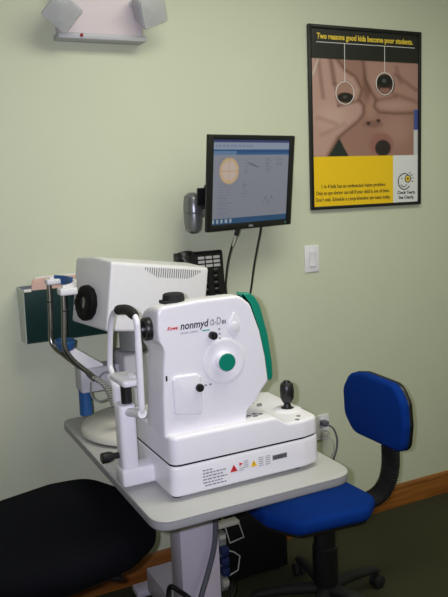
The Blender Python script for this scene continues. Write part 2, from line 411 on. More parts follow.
# control deck
def deck_z(x): return 0.9385 if x < 0.965 else (0.9145 if x > 1.03 else 0.9385 - (x - 0.965) / 0.065 * 0.024)
for bx, by in ((0.915, -0.893), (0.938, -0.886), (0.932, -0.905), (0.952, -0.896)):
    MB().lathe([(0.0075, 0.937), (0.007, 0.9415), (0.0, 0.942)], 18, Matrix.Translation((bx, by, 0)), 1.2, 0.8).build('deck_button', M['grey'], fc)
for bx, by in ((1.075, -0.905), (1.055, -0.93)):
    MB().lathe([(0.008, 0.908), (0.007, 0.9145), (0.0, 0.9155)], 18, Matrix.Translation((bx, by, 0))).build('deck_button', M['grey'], fc)
for i in range(3):
    MB().box((0.975 + i * 0.022, -0.735 - 0.012 * i, 0.93 - i * 0.008), (0.991 + i * 0.022, -0.729 - 0.012 * i, 0.938 - i * 0.008), 0.001).build('deck_button', M['grey'], fc)
q = MB()
for i in range(3): q.box((0.862 + i * 0.014, -0.9, 0.9385), (0.872 + i * 0.014, -0.897, 0.9397))
q.build('deck_marking', M['inkgrey'], fc)
JX, JY = 1.082, -0.832
MB().lathe([(0.047, 0.900), (0.044, 0.914), (0.034, 0.919), (0.0, 0.920)], 40, Matrix.Translation((JX, JY, 0))).build('joystick_mount', M['white'], fc)
js = MB().lathe([(0.0, 0.924), (0.026, 0.924), (0.023, 0.929), (0.012, 0.934), (0.010, 0.944), (0.015, 0.950), (0.0205, 0.962), (0.0215, 0.985), (0.019, 1.004), (0.014, 1.009), (0.011, 1.009), (0.010, 1.014), (0.0, 1.015)], 32, Matrix.Translation((JX, JY, -0.011)))
js.build('joystick', M['black'], fc)
# rating label on the base front
LY = YF - 0.0012
lab = MB()
for r_, (x0, x1) in enumerate(((0.742, 0.77), (0.742, 0.812), (0.742, 0.804), (0.742, 0.815), (0.742, 0.80), (0.747, 0.812))):
    x = x0
    while x < x1:
        wd = random.uniform(0.005, 0.013); lab.box((x, LY, 0.831 - r_ * 0.0088), (min(x + wd, x1), LY + 0.002, 0.8335 - r_ * 0.0088)); x += wd + 0.003
lab.build('rating_text', M['inkfaint'], fc)
def tri(x, z, s, name, m):
    p = MB().prism([(x - s, z - s * 0.85), (x + s, z - s * 0.85), (x, z + s * 0.9)], 'y', LY, LY + 0.002).build(name, m, fc)
    MB().box((x - 0.0009, LY - 0.0004, z - s * 0.35), (x + 0.0009, LY + 0.001, z + s * 0.35)).box((x - 0.0009, LY - 0.0004, z - s * 0.65), (x + 0.0009, LY + 0.001, z - s * 0.5)).build('exclamation_mark', M['ink'], p)
tri(0.836, 0.819, 0.0115, 'warning_triangle', M['red']); tri(0.899, 0.820, 0.0105, 'warning_triangle', M['yellowink'])
MB().prism([(0.854, 0.832), (0.854, 0.822), (0.864, 0.827)], 'y', LY, LY + 0.002).build('red_arrow', M['red'], fc)
for cx, r0 in ((0.867, 4), (0.852, 2), (0.915, 5), (0.937, 5)):
    wt = MB(); z0 = 0.814 if cx == 0.852 else 0.832
    for i in range(r0): wt.box((cx, LY, z0 - i * 0.006), (cx + 0.015, LY + 0.002, z0 + 0.0015 - i * 0.006))
    wt.build('warning_text', M['inkgrey'], fc)
bc = MB(); x = 0.962
MB().box((0.960, LY + 0.0004, 0.815), (1.008, LY + 0.002, 0.830)).build('barcode_label', M['inkgrey'], fc)
while x < 1.005:
    wd = random.choice((0.001, 0.0016, 0.0024)); bc.box((x, LY - 0.0002, 0.817), (x + wd, LY + 0.001, 0.828)); x += wd + random.choice((0.0008, 0.0014))
bc.build('barcode', M['ink'], fc)
# chin rest at the patient end
CY = -0.775
post = rpoly([(0.564, CY - 0.030), (0.614, CY - 0.030), (0.614, CY + 0.030), (0.564, CY + 0.030)], 0.018, 6)
MB().prism(post, 'z', TZ + 0.013, 1.006, bev=0.005).build('chin_rest_post', M['white'], fc)
MB().box((0.560, CY - 0.034, TZ + 0.012), (0.662, CY + 0.034, TZ + 0.064), 0.008, 3).build('chin_rest_bracket', M['white'], fc)
MB().tube([(0.596, CY, 0.99), (0.596, CY, 1.08)], 0.0155, 24).build('height_spindle', M['black'], fc)
cup = rpoly([(0.572, CY - 0.055), (0.625, CY - 0.052), (0.632, CY), (0.625, CY + 0.06), (0.568, CY + 0.075)], 0.016, 6)
MB().prism(cup, 'z', 1.063, 1.081, bev=0.006, seg=3).ball((0.614, CY, 1.077), 0.02, 0.7, 1.6, 0.6).build('chin_cup', M['white'], fc)
# forehead loop: two tubes and a padded bar
hl = smooth_path([(0.60, -0.675, 1.050), (0.60, -0.640, 1.063), (0.60, -0.625, 1.09), (0.60, -0.648, 1.175), (0.60, -0.668, 1.220), (0.60, -0.695, 1.248), (0.60, -0.735, 1.262)], 8)
hr = smooth_path([(0.60, -0.878, 1.268), (0.60, -0.892, 1.252), (0.60, -0.893, 1.23), (0.60, -0.891, 1.15), (0.60, -0.888, 1.07), (0.60, -0.885, 1.015), (0.60, -0.872, 0.998)], 8)
MB().tube(hl, 0.0085, 16).build('forehead_tube', M['white'], fc)
MB().tube(hr, [0.0085] * 20 + [0.0095] * 29, 16).build('forehead_tube', M['white'], fc)
MB().tube(smooth_path([(0.60, -0.733, 1.262), (0.60, -0.775, 1.270), (0.60, -0.83, 1.275), (0.60, -0.884, 1.266)], 6), [0.009, 0.0125] + [0.014] * 15 + [0.0125, 0.010], 18).build('forehead_pad', M['blackmatte'], fc)
MB().tube(smooth_path([(0.598, -0.64, 1.05), (0.596, -0.685, 1.03), (0.588, -0.715, 1.0), (0.585, -0.75, 0.97)], 6), 0.014, 14).build('tube_arm', M['white'], fc)
MB().tube([(0.60, -0.89, 1.005), (0.59, CY - 0.02, 0.985)], [0.013, 0.012], 14).build('tube_clamp', M['white'], fc)
mkn = Matrix.Translation((0.570, CY + 0.005, TZ + 0.098)) @ Matrix.Rotation(-PI / 2, 4, 'Y')
MB().lathe([(0.0, 0.0), (0.009, 0.0), (0.009, 0.022), (0.013, 0.024), (0.013, 0.03), (0.0155, 0.032), (0.0155, 0.054), (0.013, 0.057), (0.0, 0.057)], 24, mkn).build('lock_knob', M['black'], fc)

# ------------------------------------------------------------------ visual field / refractor instrument behind
RF = thing('refractor', (0.8, -0.3, TZ), 'white box-headed eye examination instrument with black eyepiece on a round cream base', 'eye instrument')
MB().lathe([(0.0, TZ), (0.198, TZ), (0.200, TZ + 0.006)], 64, Matrix.Translation((0.795, -0.31, 0))).build('base_gap_shade', M['blackmatte'], RF)  # black disc put in for the dark, shaded gap under the base rim
MB().lathe([(0.206, TZ + 0.006), (0.213, TZ + 0.012), (0.213, TZ + 0.022), (0.205, TZ + 0.034), (0.175, TZ + 0.046), (0.13, TZ + 0.056), (0.08, TZ + 0.062), (0.0, TZ + 0.064)], 72, Matrix.Translation((0.795, -0.31, 0))).build('base', M['cream'], RF)
MB().box((0.72, -0.385, TZ + 0.05), (0.875, -0.235, 1.045), 0.012, 3).build('pedestal', M['ltgrey'], RF)
MB().tube([(0.785, -0.31, 1.05), (0.785, -0.31, 1.165)], 0.05, 32).build('swivel_column', M['grey'], RF)
HM = Matrix.Translation((0.822, -0.30, 1.235)) @ Matrix.Rotation(0.154, 4, 'Z') @ Matrix.Rotation(0.152, 4, 'Y')
L, D, H = 0.373, 0.272, 0.227
sidep = rpoly([(-D / 2, -H / 2), (D / 2, -H / 2), (D / 2, H / 2 - 0.003), (0.0, H / 2 + 0.006), (-D / 2, H / 2 - 0.003)], [0.012, 0.012, 0.02, 0.3, 0.014], 8)
MB().prism(sidep, 'x', -L / 2, L / 2, bev=0.008, seg=3).build('housing', M['warmwhite'], RF, mx=HM)
v = MB()
for i in range(26):
    x = -0.062 + i * 0.0085; arc = math.sin(PI * (i + 0.6) / 26.2)
    v.box((x - 0.0017, -D / 2 - 0.0006, 0.099 - 0.006 - 0.026 * min(1, arc * 1.5) * 0.95), (x + 0.0017, -D / 2 + 0.004, 0.099))
v.build('vent_slots', M['grey'], RF, mx=HM)
me_ = HM @ Matrix.Translation((-L / 2, 0.004, -0.036)) @ Matrix.Rotation(-PI / 2, 4, 'Y')
ey = MB().lathe([(0.0, 0.0), (0.062, 0.0), (0.066, 0.008), (0.064, 0.022), (0.056, 0.027), (0.034, 0.027), (0.028, 0.023), (0.0, 0.020)], 12, me_, 0.92, 1.0).build('eyepiece', M['deepblack'], RF)
MB().lathe([(0.020, 0.0215), (0.018, 0.024), (0.0, 0.0255)], 32, me_).build('lens', M['lens'], ey)
MB().box((-L / 2 - 0.024, 0.045, -0.05), (-L / 2 - 0.005, 0.075, -0.03), 0.003).build('eyepiece_latch', M['deepblack'], RF, mx=HM)
# its chin and forehead rest
MB().box((0.586, -0.325, 0.922), (0.735, -0.245, 1.006), 0.006, 3).build('rest_block', M['ltgrey'], RF)
MB().prism(rpoly([(0.548, 1.072), (0.58, 1.078), (0.67, 1.012), (0.67, 0.995), (0.60, 0.998)], 0.008, 4), 'y', -0.315, -0.255, bev=0.005).build('chin_arm', M['warmwhite'], RF)
MB().tube([(0.606, -0.285, 0.838), (0.606, -0.285, 0.93)], [0.0225, 0.021], 28).build('height_knob', M['bluepad'], RF)
MB().lathe([(0.0, 0.0), (0.03, 0.0), (0.04, 0.012), (0.043, 0.03), (0.036, 0.033), (0.02, 0.024), (0.0, 0.022)], 32, Matrix.Translation((0.552, -0.285, 1.074)), 0.8, 1.25).build('chin_cup', M['bluepad'], RF)
rods = (smooth_path([(0.533, -0.20, 1.30), (0.532, -0.20, 1.24), (0.527, -0.20, 1.15), (0.524, -0.20, 1.095), (0.535, -0.215, 1.065), (0.555, -0.25, 1.045), (0.60, -0.31, 1.0), (0.632, -0.335, 0.965)], 8),
        smooth_path([(0.541, -0.36, 1.285), (0.539, -0.36, 1.22), (0.534, -0.36, 1.15), (0.531, -0.36, 1.105), (0.54, -0.36, 1.075), (0.565, -0.355, 1.04), (0.61, -0.35, 0.995), (0.642, -0.34, 0.962)], 8))
for p_ in rods: MB().tube(p_, 0.0085, 18).build('rest_rod', M['chrome'], RF)
band = [(-0.02, 0)] ; arcp = []
for i in range(17):
    a = PI * i / 16
    arcp.append((0.538 + 0.062 * math.sin(a), -0.28 - 0.085 * math.cos(a) , 1.288 + 0.012 * (i / 16)))
arcp = arcp[::-1]
def strip(pts, th, h):
    mb = MB(); t = bmesh.new(); rings = []
    for i, p in enumerate(pts):
        p = Vector(p); d = (Vector(pts[min(i + 1, len(pts) - 1)]) - Vector(pts[max(i - 1, 0)])); d.z = 0; d.normalize()
        s = Vector((d.y, -d.x, 0)) * th / 2; up = Vector((0, 0, h / 2))
        rings.append([t.verts.new(p - s - up), t.verts.new(p + s - up), t.verts.new(p + s + up), t.verts.new(p - s + up)])
    for a, b in zip(rings, rings[1:]):
        for k in range(4): t.faces.new((a[k], a[(k + 1) % 4], b[(k + 1) % 4], b[k]))
    t.faces.new(rings[0]); t.faces.new(rings[-1][::-1]); bmesh.ops.recalc_face_normals(t, faces=t.faces[:])
    return mb.merge(t)
strip(arcp, 0.012, 0.024).build('forehead_band', M['warmwhite'], RF)
MB().box((0.522, -0.222, 1.286), (0.572, -0.178, 1.306), 0.006, 3).build('rod_cap', M['warmwhite'], RF)
MB().box((0.526, -0.384, 1.268), (0.584, -0.336, 1.292), 0.006, 3).build('rod_cap', M['warmwhite'], RF)
strip([(p[0] - 0.008, p[1], p[2] + 0.004) for p in arcp[2:9]], 0.01, 0.03).build('forehead_pad', M['bluepad'], RF)
for (x, y, z) in ((0.527, -0.20, 1.225), (0.539, -0.36, 1.215)):
    MB().tube([(x + 0.003, y, z), (x + 0.003, y, z + 0.005)], 0.0105, 18).build('rod_ring', M['black'], RF)
# coiled lead down to the base
cc = smooth_path([(0.617, -0.385, 0.990), (0.640, -0.41, 0.966), (0.656, -0.42, 0.93), (0.668, -0.425, 0.885), (0.682, -0.425, 0.835), (0.705, -0.415, 0.812), (0.74, -0.38, 0.815)], 40)
coil = []
for i, p in enumerate(cc):
    a = i * 0.72; coil.append(p + Vector((0.010 * math.cos(a), 0.010 * math.sin(a), 0.0)))
MB().tube(coil, 0.0026, 8).build('coiled_lead', M['cordmid'], RF)
MB().tube(smooth_path([(0.612, -0.35, 0.965), (0.606, -0.37, 0.925), (0.63, -0.385, 0.905), (0.67, -0.385, 0.92), (0.69, -0.37, 0.955), (0.70, -0.36, 0.985), (0.66, -0.35, 0.99), (0.64, -0.345, 0.97)], 8), 0.003, 8).build('wire_loop', M['grey'], RF)

# ------------------------------------------------------------------ monitor, its arm and leads
mon = thing('monitor', (1.333, -0.2, 1.602), 'black-framed flat monitor showing an orange eye image, on a wall arm', 'monitor')
MM = Matrix.Translation((1.333, -0.2, 1.602)) @ Matrix.Rotation(0.258, 4, 'Z') @ Matrix.Rotation(0.108, 4, 'X')
MW, MH = 0.448, 0.352
fr = bmesh.new()
def frame(lo, hi, ilo, ihi, y0, y1, mx, name, m, parent, bev=0.003):
    mb = MB()
    mb.box((lo[0], y0, lo[1]), (ilo[0], y1, hi[1]), bev); mb.box((ihi[0], y0, lo[1]), (hi[0], y1, hi[1]), bev)
    mb.box((ilo[0] - bev, y0, ihi[1]), (ihi[0] + bev, y1, hi[1]), bev); mb.box((ilo[0] - bev, y0, lo[1]), (ihi[0] + bev, y1, ilo[1]), bev)
    return mb.build(name, m, parent, mx=mx)
fr.free()
SX0, SX1, SZ0, SZ1 = -0.197, 0.197, -0.152, 0.158
frame((-MW / 2, -MH / 2), (MW / 2, MH / 2), (SX0, SZ0), (SX1, SZ1), -0.006, 0.008, MM, 'bezel', M['black'], mon)
MB().box((-MW / 2 + 0.022, 0.004, -MH / 2 + 0.02), (MW / 2 - 0.022, 0.036, MH / 2 - 0.02), 0.012).box((-0.15, 0.034, -0.11), (0.15, 0.058, 0.11), 0.012).build('rear_case', M['black'], mon, mx=MM)
def sstep(a, b, x):
    t = max(0.0, min(1.0, (x - a) / (b - a))); return t * t * (3 - 2 * t)
def mix(a, b, t): return tuple(a[i] + (b[i] - a[i]) * t for i in range(3))
rs = random.Random(3)
bars = []
for i in range(13): bars.append((0.06, 0.52 + i * 0.032, 0.06 + rs.uniform(0.12, 0.2), (140, 150, 168)))
for i in range(6): bars.append((0.38, 0.50 + i * 0.035, 0.38 + rs.uniform(0.03, 0.07), (128, 138, 160)))
for i in range(6): bars.append((0.68 + (i % 2) * 0.0, 0.22 + i * 0.03, 0.68 + rs.uniform(0.05, 0.09), (120, 130, 152)))
for i in range(4): bars.append((0.82, 0.20 + i * 0.03, 0.82 + rs.uniform(0.05, 0.11), (132, 142, 160)))
for i in range(5): bars.append((0.40, 0.24 + i * 0.035, 0.40 + rs.uniform(0.02, 0.05), (138, 148, 166)))
for i in range(3): bars.append((0.08, 0.22 + i * 0.03, 0.08 + rs.uniform(0.04, 0.09), (138, 148, 166)))
def screen_fn(u, v):
    c = mix((172, 175, 190), (162, 165, 180), v)
    if v < 0.035: c = (62, 74, 132)
    elif v < 0.115:
        c = (176, 190, 214)
        if 0.06 < v < 0.09 and 0.03 < u < 0.5 and int(u * 60) % 3: c = (150, 166, 200)
    elif v < 0.175:
        c = (28, 92, 158) if not (v > 0.13 and u < 0.29) else (120, 156, 200)
        if v > 0.15 and u > 0.29: c = (52, 110, 170)
    elif v > 0.93:
        c = (34, 92, 142)
        if 0.945 < v < 0.985 and u < 0.27 and int(u * 36) % 2 == 0: c = (190, 206, 220)
    else:
        for x0, y0, x1, bc_ in bars:
            if y0 < v < y0 + 0.011 and x0 < u < x1 and int(u * 160) % 4: c = bc_
        d = math.hypot((u - 0.205) * MW * 0.88, (v - 0.365) * MH * 0.88) / 0.048
        if d < 1.0:
            c = mix((250, 228, 218), (248, 212, 156), sstep(0.55, 1.0, d))
            if abs(u - 0.205) < 0.006 or abs(v - 0.365) < 0.008: c = mix(c, (236, 186, 130), 0.45)
            h = math.sin(u * 130) * math.sin(v * 110)
            if h > 0.6: c = mix(c, (240, 190, 130), 0.35)
        if 0.45 < u < 0.60 and abs(v - (0.27 + (u - 0.45) * 0.42)) < 0.006: c = (90, 100, 124)
        if 0.45 < u < 0.60 and abs(v - (0.29 + (u - 0.45) * 0.28)) < 0.004: c = (120, 130, 150)
        if 0.66 < u < 0.8 and 0.68 < v < 0.86:
            k = 0.80 - 0.10 * abs(math.sin((u - 0.66) * 40))
            if abs(v - k) < 0.012: c = (130, 138, 158)
    return c
print_grid('screen', SX1 - SX0, SZ1 - SZ0, 150, 110, screen_fn, M['screen'], mon, MM @ face_mx(((SX0 + SX1) / 2, -0.001, (SZ0 + SZ1) / 2), *FRONT))
text('maker_name', 'DELL', 0.011, M['inkgrey'], mon, MM @ face_mx((0.0, -0.0065, -MH / 2 + 0.007), *FRONT), align='CENTER', bold=0.0003)
MB().box((0.186, -0.0075, -MH / 2 + 0.009), (0.194, -0.005, -MH / 2 + 0.013), 0.0008).build('power_light', M['tealink'], mon, mx=MM)

arm = thing('monitor_wall_mount', (1.11, 0, 1.49), 'silver capsule-shaped monitor arm on the wall left of the screen', 'wall mount')
MB().box((1.158, -0.010, 1.46), (1.20, -0.0005, 1.535), 0.004).build('wall_plate', M['grey'], arm)
am = Matrix.Translation((1.121, -0.11, 0))
capu = MB().lathe([(0.0, 1.574), (0.014, 1.572), (0.026, 1.564), (0.033, 1.548), (0.036, 1.52), (0.036, 1.499), (0.034, 1.4975)], 40, am, 0.95, 1.15).build('upper_shell', M['silver'], arm)
MB().lathe([(0.034, 1.4945), (0.036, 1.493), (0.0355, 1.46), (0.031, 1.436), (0.022, 1.422), (0.010, 1.417), (0.0, 1.416)], 40, am, 0.95, 1.15).build('lower_shell', M['silver'], arm)
MB().box((1.128, -0.10, 1.475), (1.178, -0.008, 1.525), 0.006).build('wall_link', M['grey'], arm)
MB().tube([(1.121, -0.11, 1.43), (1.121, -0.11, 1.56)], 0.031, 24).build('pivot', M['grey'], arm)
MB().tube([(1.125, -0.115, 1.535), (1.19, -0.135, 1.54), (1.275, -0.125, 1.575)], [(0.022, 0.03)] * 3, 16).build('swing_link', M['blackmatte'], arm)
MB().box((-0.215, 0.0595, -0.085), (-0.13, 0.068, -0.02), 0.003).box((-0.05, 0.0588, -0.05), (0.05, 0.066, 0.05), 0.003).box((-0.18, 0.0595, -0.045), (-0.02, 0.069, -0.01), 0.003).build('screen_plate', M['black'], arm, mx=MM)

c1 = thing('monitor_cable', (1.272, -0.10, 1.40), 'black lead with a pale plug hanging from the monitor, left of the two', 'cable', 'leads hanging from the monitor')
p1 = smooth_path([(1.262, -0.20, 1.415), (1.256, -0.185, 1.39), (1.245, -0.16, 1.325), (1.240, -0.14, 1.26), (1.243, -0.12, 1.18), (1.28, -0.09, 1.08), (1.29, -0.08, 0.95), (1.29, -0.03, 0.7), (1.29, -0.012, 0.45), (1.29, -0.012, 0.33)], 8)
MB().tube(p1[6:], 0.0042, 10).build('lead', M['blackmatte'], c1)
MB().tube([(1.264, -0.206, 1.432), (1.260, -0.195, 1.405)], 0.009, 14).build('plug', M['black'], c1)
MB().tube([(1.2595, -0.194, 1.404), (1.253, -0.176, 1.362)], [0.006, 0.0045], 12).build('strain_relief', M['cordgrey'], c1)
c2 = MB().tube(smooth_path([(1.400, -0.140, 1.445), (1.398, -0.140, 1.41), (1.388, -0.13, 1.35), (1.374, -0.12, 1.27), (1.362, -0.11, 1.18), (1.345, -0.10, 1.08), (1.34, -0.08, 0.9), (1.35, -0.012, 0.5), (1.35, -0.012, 0.33)], 8), 0.0042, 10)
solo(c2, 'monitor_cable', M['blackmatte'], 'plain black lead hanging from the monitor, right of the two', 'cable', (1.38, -0.12, 1.27), 'leads hanging from the monitor')

# ------------------------------------------------------------------ wall phone
ph = thing('wall_phone', (1.17, 0, 1.20), 'black wall telephone with white speed dial labels, under the monitor', 'telephone')
MB().prism(rpoly([(0.0, 1.08), (-0.05, 1.08), (-0.03, 1.325), (-0.024, 1.337), (0.0, 1.337)], 0.006, 3), 'x', 1.075, 1.280, bev=0.004).build('body', M['black'], ph)
hs = MB().tube(smooth_path([(1.104, -0.05, 1.11), (1.104, -0.072, 1.14), (1.104, -0.085, 1.20), (1.104, -0.08, 1.27), (1.103, -0.062, 1.322), (1.103, -0.05, 1.342)], 6), [(0.026, 0.018)] * 4 + [(0.03, 0.02)] * 4 + [(0.022, 0.016)] * 15 + [(0.034, 0.020)] * 5 + [(0.037, 0.022), (0.030, 0.016), (0.018, 0.008)], 20)
hs.build('handset', M['black'], ph)
def slope_y(z): return -0.05 + (z - 1.08) / 0.245 * 0.02
k = MB()
for r_ in range(3):
    for c_ in range(3):
        x = 1.168 + c_ * 0.034; z = 1.306 - r_ * 0.0165
        MB().box((x, slope_y(z) - 0.003, z), (x + 0.028, slope_y(z) + 0.004, z + 0.011), 0.001).build('dial_label', M['paperwhite'], ph)
k.bm.free()
for r_ in range(6):
    for c_ in range(2):
        x = 1.185 + c_ * 0.045; z = 1.245 - r_ * 0.026
        MB().box((x, slope_y(z) - 0.005, z), (x + 0.022, slope_y(z) + 0.004, z + 0.014), 0.002).build('key', M['blackgloss'], ph)
        MB().box((x + 0.004, slope_y(z) - 0.0015, z + 0.0165), (x + (0.016 if r_ else 0.02), slope_y(z) + 0.004, z + 0.0195)).build('key_legend', M['inkgrey'], ph)

# ------------------------------------------------------------------ file pocket with folders
fp = thing('wall_file_pocket', (0.64, 0, 1.05), 'dark green wall file pocket with a frosted end, left of the instrument', 'file holder')
MB().prism(rpoly([(-0.125, 1.262), (-0.095, 1.075), (-0.088, 1.075), (-0.118, 1.262)], 0.002, 2), 'x', 0.462, 0.895, bev=0.0015, seg=1).build('front_panel', M['darkgreen'], fp)
MB().box((0.462, -0.006, 1.07), (0.895, -0.0005, 1.265), 0.001).build('back_panel', M['darkgreen'], fp)
MB().box((0.462, -0.094, 1.070), (0.895, -0.001, 1.080), 0.001).build('bottom', M['darkgreen'], fp)
sp = [(-0.122, 1.262), (-0.094, 1.072), (-0.001, 1.065), (-0.001, 1.265)]
MB().prism(sp, 'x', 0.4595, 0.4635, bev=0.0008, seg=1).build('end_panel', M['clearedge'], fp)
MB().prism(sp, 'x', 0.893, 0.897, bev=0.0008, seg=1).build('end_panel', M['clearedge'], fp)
MB().box((0.461, -0.127, 1.258), (0.487, -0.119, 1.268), 0.001).build('label_clip', M['paperwhite'], fp)
for i, (y, x0, x1, zt, m, lb) in enumerate(((-0.082, 0.497, 0.80, 1.288, 'paperpink', 'pale pink paper folder at the front of the green wall pocket'),
                                           (-0.060, 0.505, 0.81, 1.294, 'paperpink', 'pale pink paper folder in the middle of the green wall pocket'),
                                           (-0.036, 0.515, 0.82, 1.299, 'paperwhite', 'off-white folder at the back of the green wall pocket'))):
    f_ = MB().prism(rpoly([(x0, 1.0805), (x1, 1.0805), (x1, zt), (x0, zt)], [0.0, 0.0, 0.012, 0.016], 4), 'y', y, y + 0.010, bev=0.001, seg=1)
    solo(f_, 'paper_folder', M[m], lb, 'folder', ((x0 + x1) / 2, y, 1.0805), 'folders in the wall pocket')

# ------------------------------------------------------------------ poster
po = thing('poster', (2.0385, 0, 1.468), 'black-framed poster of a child peering through hands, on the wall above the blue chair', 'poster')
PW, PH = 0.607, 0.772
PM = Matrix.Translation((2.031, 0, 1.856)) @ Matrix.Rotation(0.007, 4, 'Y')
frame((-PW / 2, -PH / 2), (PW / 2, PH / 2), (-PW / 2 + 0.014, -PH / 2 + 0.014), (PW / 2 - 0.014, PH / 2 - 0.014), -0.018, -0.001, PM, 'frame', M['black'], po, 0.002)
MB().box((-PW / 2 + 0.006, -0.009, -PH / 2 + 0.006), (PW / 2 - 0.006, -0.001, PH / 2 - 0.006)).build('backing', M['ink'], po, mx=PM)
IW, IH = PW - 0.026, PH - 0.026
AR = IH / IW
def poster_fn(u, v):
    if v < 0.168: return (34, 35, 32)
    if v > 0.712:
        return (242, 200, 30) if u < 0.752 else (226, 227, 226)
    def px(x, y): return ((x - 40) / 370.0, 0.168 + (y - 28) / 337.0 * 0.544)
    def E(x, y, rx, ry): cu, cv = px(x, y); return math.hypot((u - cu) * 370 / rx, (v - cv) / 0.544 * 337 / ry)
    def sdp(poly):
        X = u * 370 + 40; Y = (v - 0.168) / 0.544 * 337 + 28; ins = False; best = 1e9
        for i in range(len(poly)):
            (x0, y0), (x1, y1) = poly[i - 1], poly[i]
            if (y0 > Y) != (y1 > Y) and X < (x1 - x0) * (Y - y0) / (y1 - y0) + x0: ins = not ins
            t = max(0, min(1, ((X - x0) * (x1 - x0) + (Y - y0) * (y1 - y0)) / ((x1 - x0) ** 2 + (y1 - y0) ** 2)))
            best = min(best, math.hypot(X - x0 - t * (x1 - x0), Y - y0 - t * (y1 - y0)))
        return -best if ins else best
    def line(c, a, b, wd, col, k):
        X = u * 370 + 40; Y = (v - 0.168) / 0.544 * 337 + 28
        t = max(0, min(1, ((X - a[0]) * (b[0] - a[0]) + (Y - a[1]) * (b[1] - a[1])) / ((b[0] - a[0]) ** 2 + (b[1] - a[1]) ** 2)))
        d = math.hypot(X - a[0] - t * (b[0] - a[0]), Y - a[1] - t * (b[1] - a[1]))
        return mix(c, col, (1 - sstep(0, wd, d)) * k)
    D_ = (92, 62, 52)
    c = (156, 118, 104)
    c = mix(c, (170, 132, 118), 1 - sstep(0.2, 1.0, E(330, 270, 90, 90)))
    c = mix(c, (168, 130, 116), 1 - sstep(0.2, 1.0, E(238, 190, 26, 70)))
    c = mix(c, (128, 92, 80), 1 - sstep(0.3, 1.0, E(226, 110, 22, 80)))
    c = mix(c, (134, 96, 86), 1 - sstep(0.4, 1.0, E(246, 250, 46, 18)))
    for x, y in ((230, 248), (265, 238)): c = mix(c, (58, 36, 34), 1 - sstep(0.4, 1.0, E(x, y, 10, 8)))
    c = mix(c, (150, 102, 94), 1 - sstep(0.7, 1.0, E(276, 325, 50, 50)))
    c = mix(c, (46, 38, 36), 1 - sstep(0.85, 1.0, E(281, 338, 30, 32)))
    LH = [(30, 0), (112, 10), (150, 62), (185, 85), (206, 128), (196, 165), (212, 185), (212, 212), (195, 238), (150, 275), (124, 300), (85, 372), (30, 372)]
    RH = [(214, 20), (420, 20), (420, 205), (330, 210), (270, 206), (252, 188), (258, 160), (240, 132), (222, 92)]
    for poly, tone in ((LH, (186, 150, 138)), (RH, (172, 134, 121))):
        d = sdp(poly)
        if d > 0: c = mix(c, D_, (1 - sstep(0, 12, d)) * 0.55)
        else: c = mix(mix(c, tone, 1 - sstep(-3, 0, d)), D_, sstep(-14, 0, d) * 0.35)
    if sdp(LH) < 0:
        c = mix(c, (200, 168, 156), (1 - sstep(0.1, 1.0, E(110, 225, 80, 70))) * 0.7)
        c = line(c, (64, 25), (78, 160), 12, D_, 0.35); c = line(c, (104, 25), (116, 110), 14, D_, 0.5)
        c = line(c, (116, 110), (128, 185), 10, D_, 0.35); c = line(c, (128, 188), (196, 168), 10, D_, 0.45)
        c = line(c, (60, 230), (120, 250), 14, D_, 0.18); c = line(c, (70, 290), (150, 250), 14, D_, 0.15)
        c = mix(c, (168, 130, 116), 1 - sstep(0.85, 1.0, E(152, 135, 34, 40)))
        c = mix(c, (34, 27, 26), 1 - sstep(0.75, 1.0, E(152, 158, 32, 20)))
        c = mix(c, (74, 74, 70), 1 - sstep(0.5, 1.0, E(150, 156, 10, 8)))
    if sdp(RH) < 0:
        c = line(c, (325, 70), (405, 125), 14, D_, 0.35); c = line(c, (320, 140), (408, 168), 14, D_, 0.3)
        c = line(c, (330, 45), (345, 100), 14, D_, 0.25); c = line(c, (258, 165), (330, 150), 12, D_, 0.35)
        c = mix(c, (188, 152, 139), (1 - sstep(0.1, 1.0, E(330, 182, 80, 24))) * 0.6)
        c = mix(c, (70, 48, 42), 1 - sstep(0.75, 1.0, E(290, 108, 38, 42)))
        c = mix(c, (140, 102, 90), 1 - sstep(0.7, 1.0, E(288, 130, 26, 14)))
        c = mix(c, (28, 26, 25), 1 - sstep(0.8, 1.0, E(288, 96, 30, 26)))
        c = mix(c, (80, 86, 84), 1 - sstep(0.5, 1.0, E(286, 94, 10, 9)))
    if v < 0.27 and u < 0.1:
        c = line(c, (66, 22), (46, 82), 5, (214, 206, 198), 0.8)
    # dark collar, shirt and blue background
    if v > 0.61 + (abs(u - 0.24) * 1.05 if u < 0.24 else (u - 0.24) * 1.2) and u < 0.33: c = (36, 46, 42)
    if u > 0.955 and 0.44 < v < 0.56: c = (70, 86, 150)
    if u > 0.955 and 0.56 <= v: c = (206, 206, 206)
    return c
print_grid('print', IW, IH, 150, 190, poster_fn, M['print'], po, PM @ face_mx((0, -0.0095, 0), *FRONT))
M['posteryellow'] = mat('poster_yellow_ink', rgb(236, 206, 64), 0.5, noise=0.01)
pt = lambda u, v: PM @ face_mx(((u - 0.5) * IW, -0.0099, (0.5 - v) * IH), *FRONT)
text('headline', 'Two reasons good kids become poor students.', 0.032, M['posteryellow'], po, pt(0.055, 0.057), width=0.89 * IW, bold=0.0009)
MB().box((0.05 * IW - IW / 2, -0.0102, (0.5 - 0.0775) * IH), (0.965 * IW - IW / 2, -0.0096, (0.5 - 0.0745) * IH)).build('rule', M['inkwhite'], po, mx=PM)
